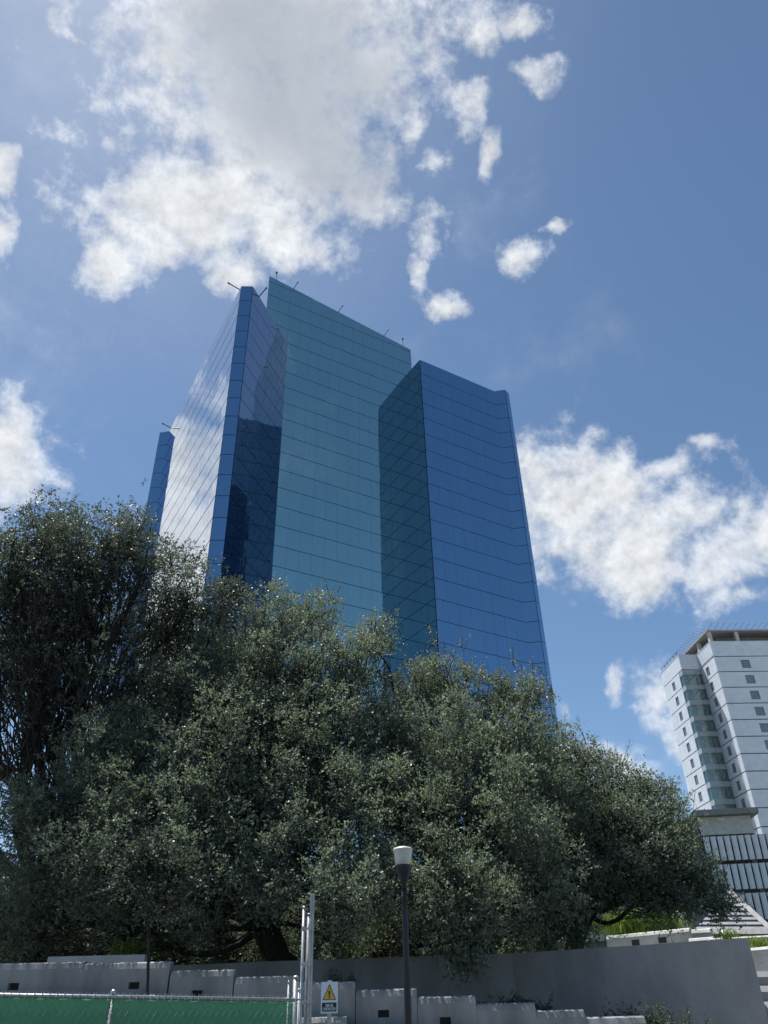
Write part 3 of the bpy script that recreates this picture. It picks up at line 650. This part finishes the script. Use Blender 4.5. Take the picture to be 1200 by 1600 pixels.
DT = [(860, 1180, 0, 55), (900, 1225, 0, 62), (960, 1250, 0, 62), (1015, 1265, 0, 48), (1055, 1270, 0, 32, 1, .8), (880, 1310, 0, 85), (980, 1330, 0, 82), (1055, 1350, 0, 58), (1100, 1395, 0, 36), (1130, 1415, 0, 20), (890, 1390, 0, 62), (985, 1372, 0, 45), (1050, 1395, 0, 36), (830, 1300, 0, 65), (820, 1220, 0, 55), (930, 1290, 0, 80), (1010, 1340, 0, 70), (940, 1365, 0, 52), (870, 1430, 0, 40)]
Dt = [bl(q[0], q[1], sl(q[1], 28, 25.2, 1150, 1430), *q[3:]) for q in DT]
tree('spreading_oak_tree', 'lower spreading oak at the right, its sprigs against the open sky', (*at(885, 1470, 27.5)[:2], TZ), Dt, 'leaf_oak', dens=1.0, trunk_r=.24, fork=.45, stems=2, shoots=[(at(880, 1168, 27.8), .8, 10, .4), (at(955, 1222, 27), .75, 12, .5), (at(1015, 1250, 26.6), .6, 9, .4), (at(1055, 1270, 26.2), .4, 8, .25)])
# slim young tree in front of the stepped wall
yb = np.array([*at(222, 1560, 16.2)[:2], .13]); yt = at(236, 1425, 16.2)
tree('young_tree', 'thin young tree with a bare pole-like trunk in front of the stepped wall', yb, [bl(248, 1400, 16.2, 30, .9, 2.0), bl(212, 1372, 16.5, 22, 1.2, 1.6), bl(275, 1366, 16.4, 22, .8, 1.6), bl(238, 1345, 16.3, 20, 1.3, 1.4)], 'leaf_dark', 'bark', size=.07, dens=1.0, trunk_r=.032, fork=.86, sub_n=0)

for px_, w_, lb_ in ((60, 4, 'added dark leaf filling for the shade below the oaks at the far left'), (330, 5, 'added dark leaf filling for the shade behind the stepped wall, below the middle oak'), (690, 5, 'added dark leaf filling for the shade under the oak behind the street lamp')):  # dark foliage added to fill in the shade below the canopy
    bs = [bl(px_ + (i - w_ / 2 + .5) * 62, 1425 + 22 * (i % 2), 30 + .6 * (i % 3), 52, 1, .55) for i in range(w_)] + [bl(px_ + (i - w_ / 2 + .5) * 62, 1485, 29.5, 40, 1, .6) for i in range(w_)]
    o = tree('shade_foliage_fill', lb_, (*at(px_, 1500, 30)[:2], TZ), bs, 'leaf_dark', size=.12, trunk_r=.08, fork=.4, stems=2, sub_n=12); o['category'] = 'shade_foliage_fill'

def shrub(name, label, px, py, y, r, n, leafm, hgt=.5, size=.05, z=None, group=None, cat='shrub'):
    c = at(px, py, y); zb = c[2] - hgt * .8 if z is None else z; org = np.array([c[0], y, zb]); t_ = empty(name, org, label, cat, group)
    m_ = MB(); cs = []
    for i in range(n):
        b0 = org + np.array([RNG.normal(0, r * .4), RNG.normal(0, r * .25), 0]); tp_ = b0 + np.array([RNG.normal(0, r * .3), RNG.normal(0, r * .2), hgt * RNG.uniform(.5, 1.25)])
        m_.tube([b0, (b0 + tp_) / 2 + RNG.normal(0, .03, 3), tp_], [.012, .009, .004], 3); u = RNG.uniform(.25, 1, 6)[:, None]; cs.append(b0 + (tp_ - b0) * u)
    cs = np.concatenate(cs); Pb, Db, a_, b_ = sprays(cs, RNG.normal(size=cs.shape) * .5, 2, .16, 6)
    m_.build('stem', 'bark', t_); leaves('foliage', leafm, Pb, Db, size, t_, org=org); return t_
shrub('low_shrub', 'scrubby dark shrub above the stepped wall, right of the street lamp', 815, 1573, 20.2, .8, 50, 'leaf_dark', .45, .05)
shrub('low_shrub', 'scrubby brownish shrub at the low right end of the stepped wall', 1010, 1590, 19.6, .95, 80, 'leaf_dark', .5, .05)
shrub('low_shrub', 'wispy weed sprouting behind the warning sign above the stepped wall', 535, 1528, 20, .3, 14, 'leaf_oak', .35, .045)
shrub('garden_bush', 'yellow-green bush lit by the sun under the trees at the left, above the garden wall', 205, 1482, 22.5, .5, 40, 'leaf_lime', .5, .06)
shrub('garden_bush', 'light green bush just above the bright grass clump under the right tree', 990, 1425, 38, 1.3, 90, 'leaf_light', 1.1, .08)
def grass(name, label, px, py, y, r, n, hgt, z=None):
    c = at(px, py, y); org = np.array([c[0], y, c[2]]); v, f = [], []; mb = MB()
    for i in range(n):
        b0 = org + np.array([RNG.normal(0, r), RNG.normal(0, r * .5), 0]); dv = np.array([RNG.normal(0, .38), RNG.normal(0, .38), 1.]); L = hgt * RNG.uniform(.5, 1.2); a_ = RNG.uniform(0, 6.28); w = np.array([math.cos(a_), math.sin(a_), 0]) * .011
        m1 = b0 + dv * L * .55; m2 = b0 + dv * L * np.array([1.35, 1.35, .92]); mb.add([b0 - w, b0 + w, m1 + w, m1 - w, m2], ((0, 1, 2, 3), (3, 2, 4)))
    return tag(mb.build(name, 'blade', org=org), label, 'grass clump')
grass('grass_clump', 'bright yellow-green ornamental grass clump on the sunlit parapet', 1005, 1459, 36.5, .82, 1900, .95)
grass('grass_clump', 'small tuft of grass growing on the thin coping below the canopy', 1140, 1467, 29.3, .22, 110, .35)
grass('grass_clump', 'grass fringe behind the planter box at the right edge', 1192, 1480, 22.2, .3, 200, .28)

# ------------------------------------------------------------------ street lamp
lb = np.array([14.0 * math.tan(R(.72)), 14.0, .13]); lz = lambda py: at(632, py, 14)[2] - .13
lamp = empty('street_lamp', lb, 'black street lamp post with a frosted cup-shaped shade in front of the trees', 'street lamp')
z0, z1, z2, z3 = lz(1400), lz(1353), lz(1329), lz(1324)
mb = MB(); mb.lathe([(.11, 0), (.11, .25), (.07, .32), (.058, 1.0), (.048, z0 - .2), (.045, z0 - .06), (.058, z0 - .05), (.058, z0), (.045, z0 + .01), (.042, z0 + .12)], lb); mb.build('pole', 'lamp_black', lamp, True)
mb = MB(); mb.lathe([(.04, z0 + .10), (.05, z0 + .2), (.13, z1 - .1), (.135, z1 - .02), (.14, z1), (.13, z1 + .01)], lb); mb.build('lamp_cone', 'lamp_black', lamp, True)
mb = MB(); mb.lathe([(.122, z1 - .01), (.135, z1 + .08), (.158, z2 - .01), (.16, z2 + .01)], lb); mb.build('lamp_shade', 'lamp_glass', lamp, True)
mb = MB(); mb.lathe([(.168, z2 - .005), (.17, z2 + .012), (.14, z3 - .01), (.07, z3 + .01), (.01, z3 + .015)], lb); mb.build('lamp_cap', 'lamp_glass', lamp, True)

# ------------------------------------------------------------------ chain-link fence
def fpt(px, y, z): v = ray(px, 1555); return np.array([v[0] / v[1] * y, y, z])
F0, F1 = np.array([-7.2, 9.3, 2.10]), fpt(460, 12.0, 1.955)
def on(u): return F0 + (F1 - F0) * u
fence = empty('chain_link_fence', (*F0[:2], 0), 'galvanised chain-link fence backed by green screening cloth at the lower left', 'fence')
mb = MB(); mb.tube([F0, F1], .024, 8); mb.build('top_rail', 'galv', fence, True)
def u_at(px):
    best = min(np.linspace(0, 1, 2001), key=lambda u: abs((ray(px, 1555)[0] / ray(px, 1555)[1]) - on(u)[0] / on(u)[1])); return best
for px, ex in ((175, .03), (-90, .03)):
    q = on(u_at(px)) if px > 0 else on(.05); mb = MB(); mb.tube([(q[0], q[1] + .03, 0), (q[0], q[1] + .03, q[2] + ex)], .03, 8); mb.lathe([(.034, -.01), (.034, .03), (.012, .05)], (q[0], q[1] + .03, q[2] + ex), 10); mb.build('post', 'galv', fence, True)
dF = (F1 - F0) / np.linalg.norm((F1 - F0)[:2]); LF = np.linalg.norm((F1 - F0)[:2]); nF = np.array([-dF[1], dF[0], 0])
mb = MB(); NX, NZ = 120, 14
vs, fs = [], []
for i in range(NX + 1):
    q = on(i / NX)
    for j in range(NZ + 1):
        z = .05 + (q[2] - .05 - .015) * j / NZ; off = .035 + .012 * math.sin(i * .9) * math.sin(j * .7 + i * .13); vs.append((q[0] + nF[0] * off, q[1] + nF[1] * off, z + (.014 * math.sin(i * 1.3) if j == NZ else 0)))
for i in range(NX):
    for j in range(NZ): a_ = i * (NZ + 1) + j; fs.append((a_, a_ + NZ + 1, a_ + NZ + 2, a_ + 1))
mb.add(vs, fs); so = mb.build('screen_cloth', 'screen_green', fence, True); sm = so.modifiers.new('thick', 'SOLIDIFY'); sm.thickness = .004
mb = MB(); pitch = .085; hh = 1.98; k_ = int((LF + hh) / pitch)
for sgn in (1, -1):
    for i in range(k_):
        s = i * pitch - (hh if sgn > 0 else 0) + (0 if sgn > 0 else 0)
        s0, s1 = (s, s + hh * .62) if sgn > 0 else (s + hh * .62, s)
        z0_, z1_ = .06, 1.0
        def cl_(s_, f_): return s_
        ca, cb = s0, s1; fa, fb = 0., 1.
        lo, hi = min(ca, cb), max(ca, cb)
        if hi < 0 or lo > LF: continue
        def pos(f_):
            s_ = s0 + (s1 - s0) * f_; return s_, f_
        f0_, f1_ = 0., 1.
        if sgn > 0:
            if s0 < 0: f0_ = -s0 / (s1 - s0)
            if s1 > LF: f1_ = (LF - s0) / (s1 - s0)
        else:
            if s0 > LF: f0_ = (s0 - LF) / (s0 - s1)
            if s1 < 0: f1_ = s0 / (s0 - s1)
        pts = []
        for f_ in np.linspace(f0_, f1_, 2):
            s_ = s0 + (s1 - s0) * f_; q = on(min(1, max(0, s_ / LF))); zt_ = q[2] + .02
            pts.append((q[0] - nF[0] * (.028 + .003 * sgn), q[1] - nF[1] * (.028 + .003 * sgn), .06 + (zt_ - .06) * f_))
        mb.tube(pts, .0036, 4, cap=False)
        if f1_ > .999:
            e_ = np.array(pts[-1]); mb.tube([e_, e_ + dF * .012 * sgn + ez * .028], .0034, 4)
mb.build('wire_mesh', 'galv', fence)
gate = empty('gate_post_set', (*fpt(477, 12.1, 0)[:2], 0), 'cluster of tall galvanised posts and clamps at the end of the green fence', 'gate posts')
def post(px, ptop, y, r, m_='galv', square=False, px2=None):
    top = at(px, ptop, y); mb = MB()
    if square: mb.box((top[0] - r, y - r, 0), (top[0] + r, y + r, top[2]))
    else: mb.tube([(top[0], y, 0), (top[0], y, top[2])], r, 10); mb.lathe([(r * 1.08, -.01), (r * 1.08, .02), (r * .4, .035)], (top[0], y, top[2]), 10)
    mb.build('post', m_, gate, not square)
post(462, 1529, 12.05, .036); post(475, 1420, 12.1, .022); post(483, 1431, 12.4, .032, 'galv_dark'); post(451, 1537, 12.0, .012); post(467, 1549, 12.3, .014)
top = at(488.5, 1396, 12.3); mb = MB()
for x0, x1, y0, y1 in ((-.029, -.005, -.03, .03), (.008, .029, -.03, .03), (-.005, .008, -.015, .03)): mb.box((top[0] + x0, 12.3 + y0, 0), (top[0] + x1, 12.3 + y1, top[2]))
mb.build('channel_post', 'galv', gate)
for py in (1451, 1507, 1565):
    q = at(477, py, 12.05); mb = MB(); mb.box((q[0] - .055, 12.03, q[2] - .012), (q[0] + .10, 12.06, q[2] + .012)); mb.tube([(q[0] + .055, 12.04, q[2] - .03), (q[0] + .055, 12.04, q[2] + .05)], .014, 8); mb.lathe([(.034, -.03), (.034, .03)], (at(475, py, 12.1)[0], 12.1, q[2]), 10)
    mb.build('clamp', 'galv', gate)
mb = MB(); a, b = at(458, 1563, 12.0), at(476, 1561, 12.08); mb.tube([a, b], .012, 6); mb.build('latch_bar', 'galv', gate)

# ------------------------------------------------------------------ warning sign
SY = 13.0; s0 = at(502, 1534.5, SY); s1 = at(527.5, 1583, SY); cx = (s0[0] + s1[0]) / 2; zt, zb = s0[2], s1[2]; w2 = (s1[0] - s0[0]) / 2
sign = empty('warning_sign', (cx, SY, .13), 'white warning sign with a yellow triangle on a thin metal post', 'warning sign')
mb = MB(); mb.box((cx - .03, SY + .012, 0.13), (cx + .03, SY + .05, zt + .02)); mb.build('post', 'galv', sign)
pb = MB(); pb.box((cx - w2, SY - .004, zb), (cx + w2, SY + .010, zt)); plate = pb.build('plate', 'sign_white', sign)
def tri(mb, c, half, hgt, y0, y1):
    pts = [(c[0] - half, c[1]), (c[0] + half, c[1]), (c[0], c[1] + hgt)]
    mb.add([(x, y0, z) for x, z in pts] + [(x, y1, z) for x, z in pts], ((0, 1, 2), (5, 4, 3), (0, 3, 4, 1), (1, 4, 5, 2), (2, 5, 3, 0)))
HS = zt - zb; tz = zb + HS * .42
mb = MB(); tri(mb, (cx, tz), w2 * .80, HS * .52, SY - .007, SY - .0045); mb.build('triangle_border', 'sign_black', plate, org=sign.location)
mb = MB(); tri(mb, (cx, tz + HS * .022), w2 * .67, HS * .435, SY - .0095, SY - .0072); mb.build('triangle', 'sign_yellow', plate, org=sign.location)
mb = MB(); mb.add([(cx - .014, SY - .012, tz + HS * .29), (cx + .014, SY - .012, tz + HS * .29), (cx + .008, SY - .012, tz + HS * .135), (cx - .008, SY - .012, tz + HS * .135), (cx - .014, SY - .0098, tz + HS * .29), (cx + .014, SY - .0098, tz + HS * .29), (cx + .008, SY - .0098, tz + HS * .135), (cx - .008, SY - .0098, tz + HS * .135)], ((0, 3, 2, 1), (4, 5, 6, 7), (0, 1, 5, 4), (1, 2, 6, 5), (2, 3, 7, 6), (3, 0, 4, 7)))
mb.tube([(cx, SY - .012, tz + HS * .085), (cx, SY - .0098, tz + HS * .085)], .012, 12); mb.build('exclamation_mark', 'sign_black', plate, org=sign.location)
mb = MB(); mb.box((cx - w2 * .86, SY - .007, zb + HS * .055), (cx + w2 * .86, SY - .0045, zb + HS * .335)); mb.build('text_panel', 'sign_black', plate, org=sign.location)
for txt, zrel, wd in (('OBRA EN', .205, .92), ('CONSTRUCCI\u00d3N', .095, 1.5)):
    cu_ = bpy.data.curves.new('lettering', 'FONT'); cu_.body = txt; cu_.size = HS * .125; cu_.align_x = 'CENTER'; cu_.extrude = .0008; cu_.offset = .0012
    cu_.materials.append(MATS['sign_white']); to = bpy.data.objects.new('lettering', cu_); sc.collection.objects.link(to); to.parent = plate
    to.location = (cx - sign.location[0], SY - .0085 - sign.location[1], zb + HS * zrel - sign.location[2]); to.rotation_euler = (R(90), 0, 0)
    bpy.context.view_layer.update(); dx = to.dimensions[0]; sx = (w2 * wd) / max(dx, 1e-6)
    me = bpy.data.meshes.new_from_object(to); me.transform(Matrix.Diagonal((sx, 1, 1, 1))); me.name = 'lettering'
    tm = bpy.data.objects.new('lettering', me); sc.collection.objects.link(tm); tm.parent = plate; tm.location = to.location; tm.rotation_euler = to.rotation_euler
    bpy.data.objects.remove(to)
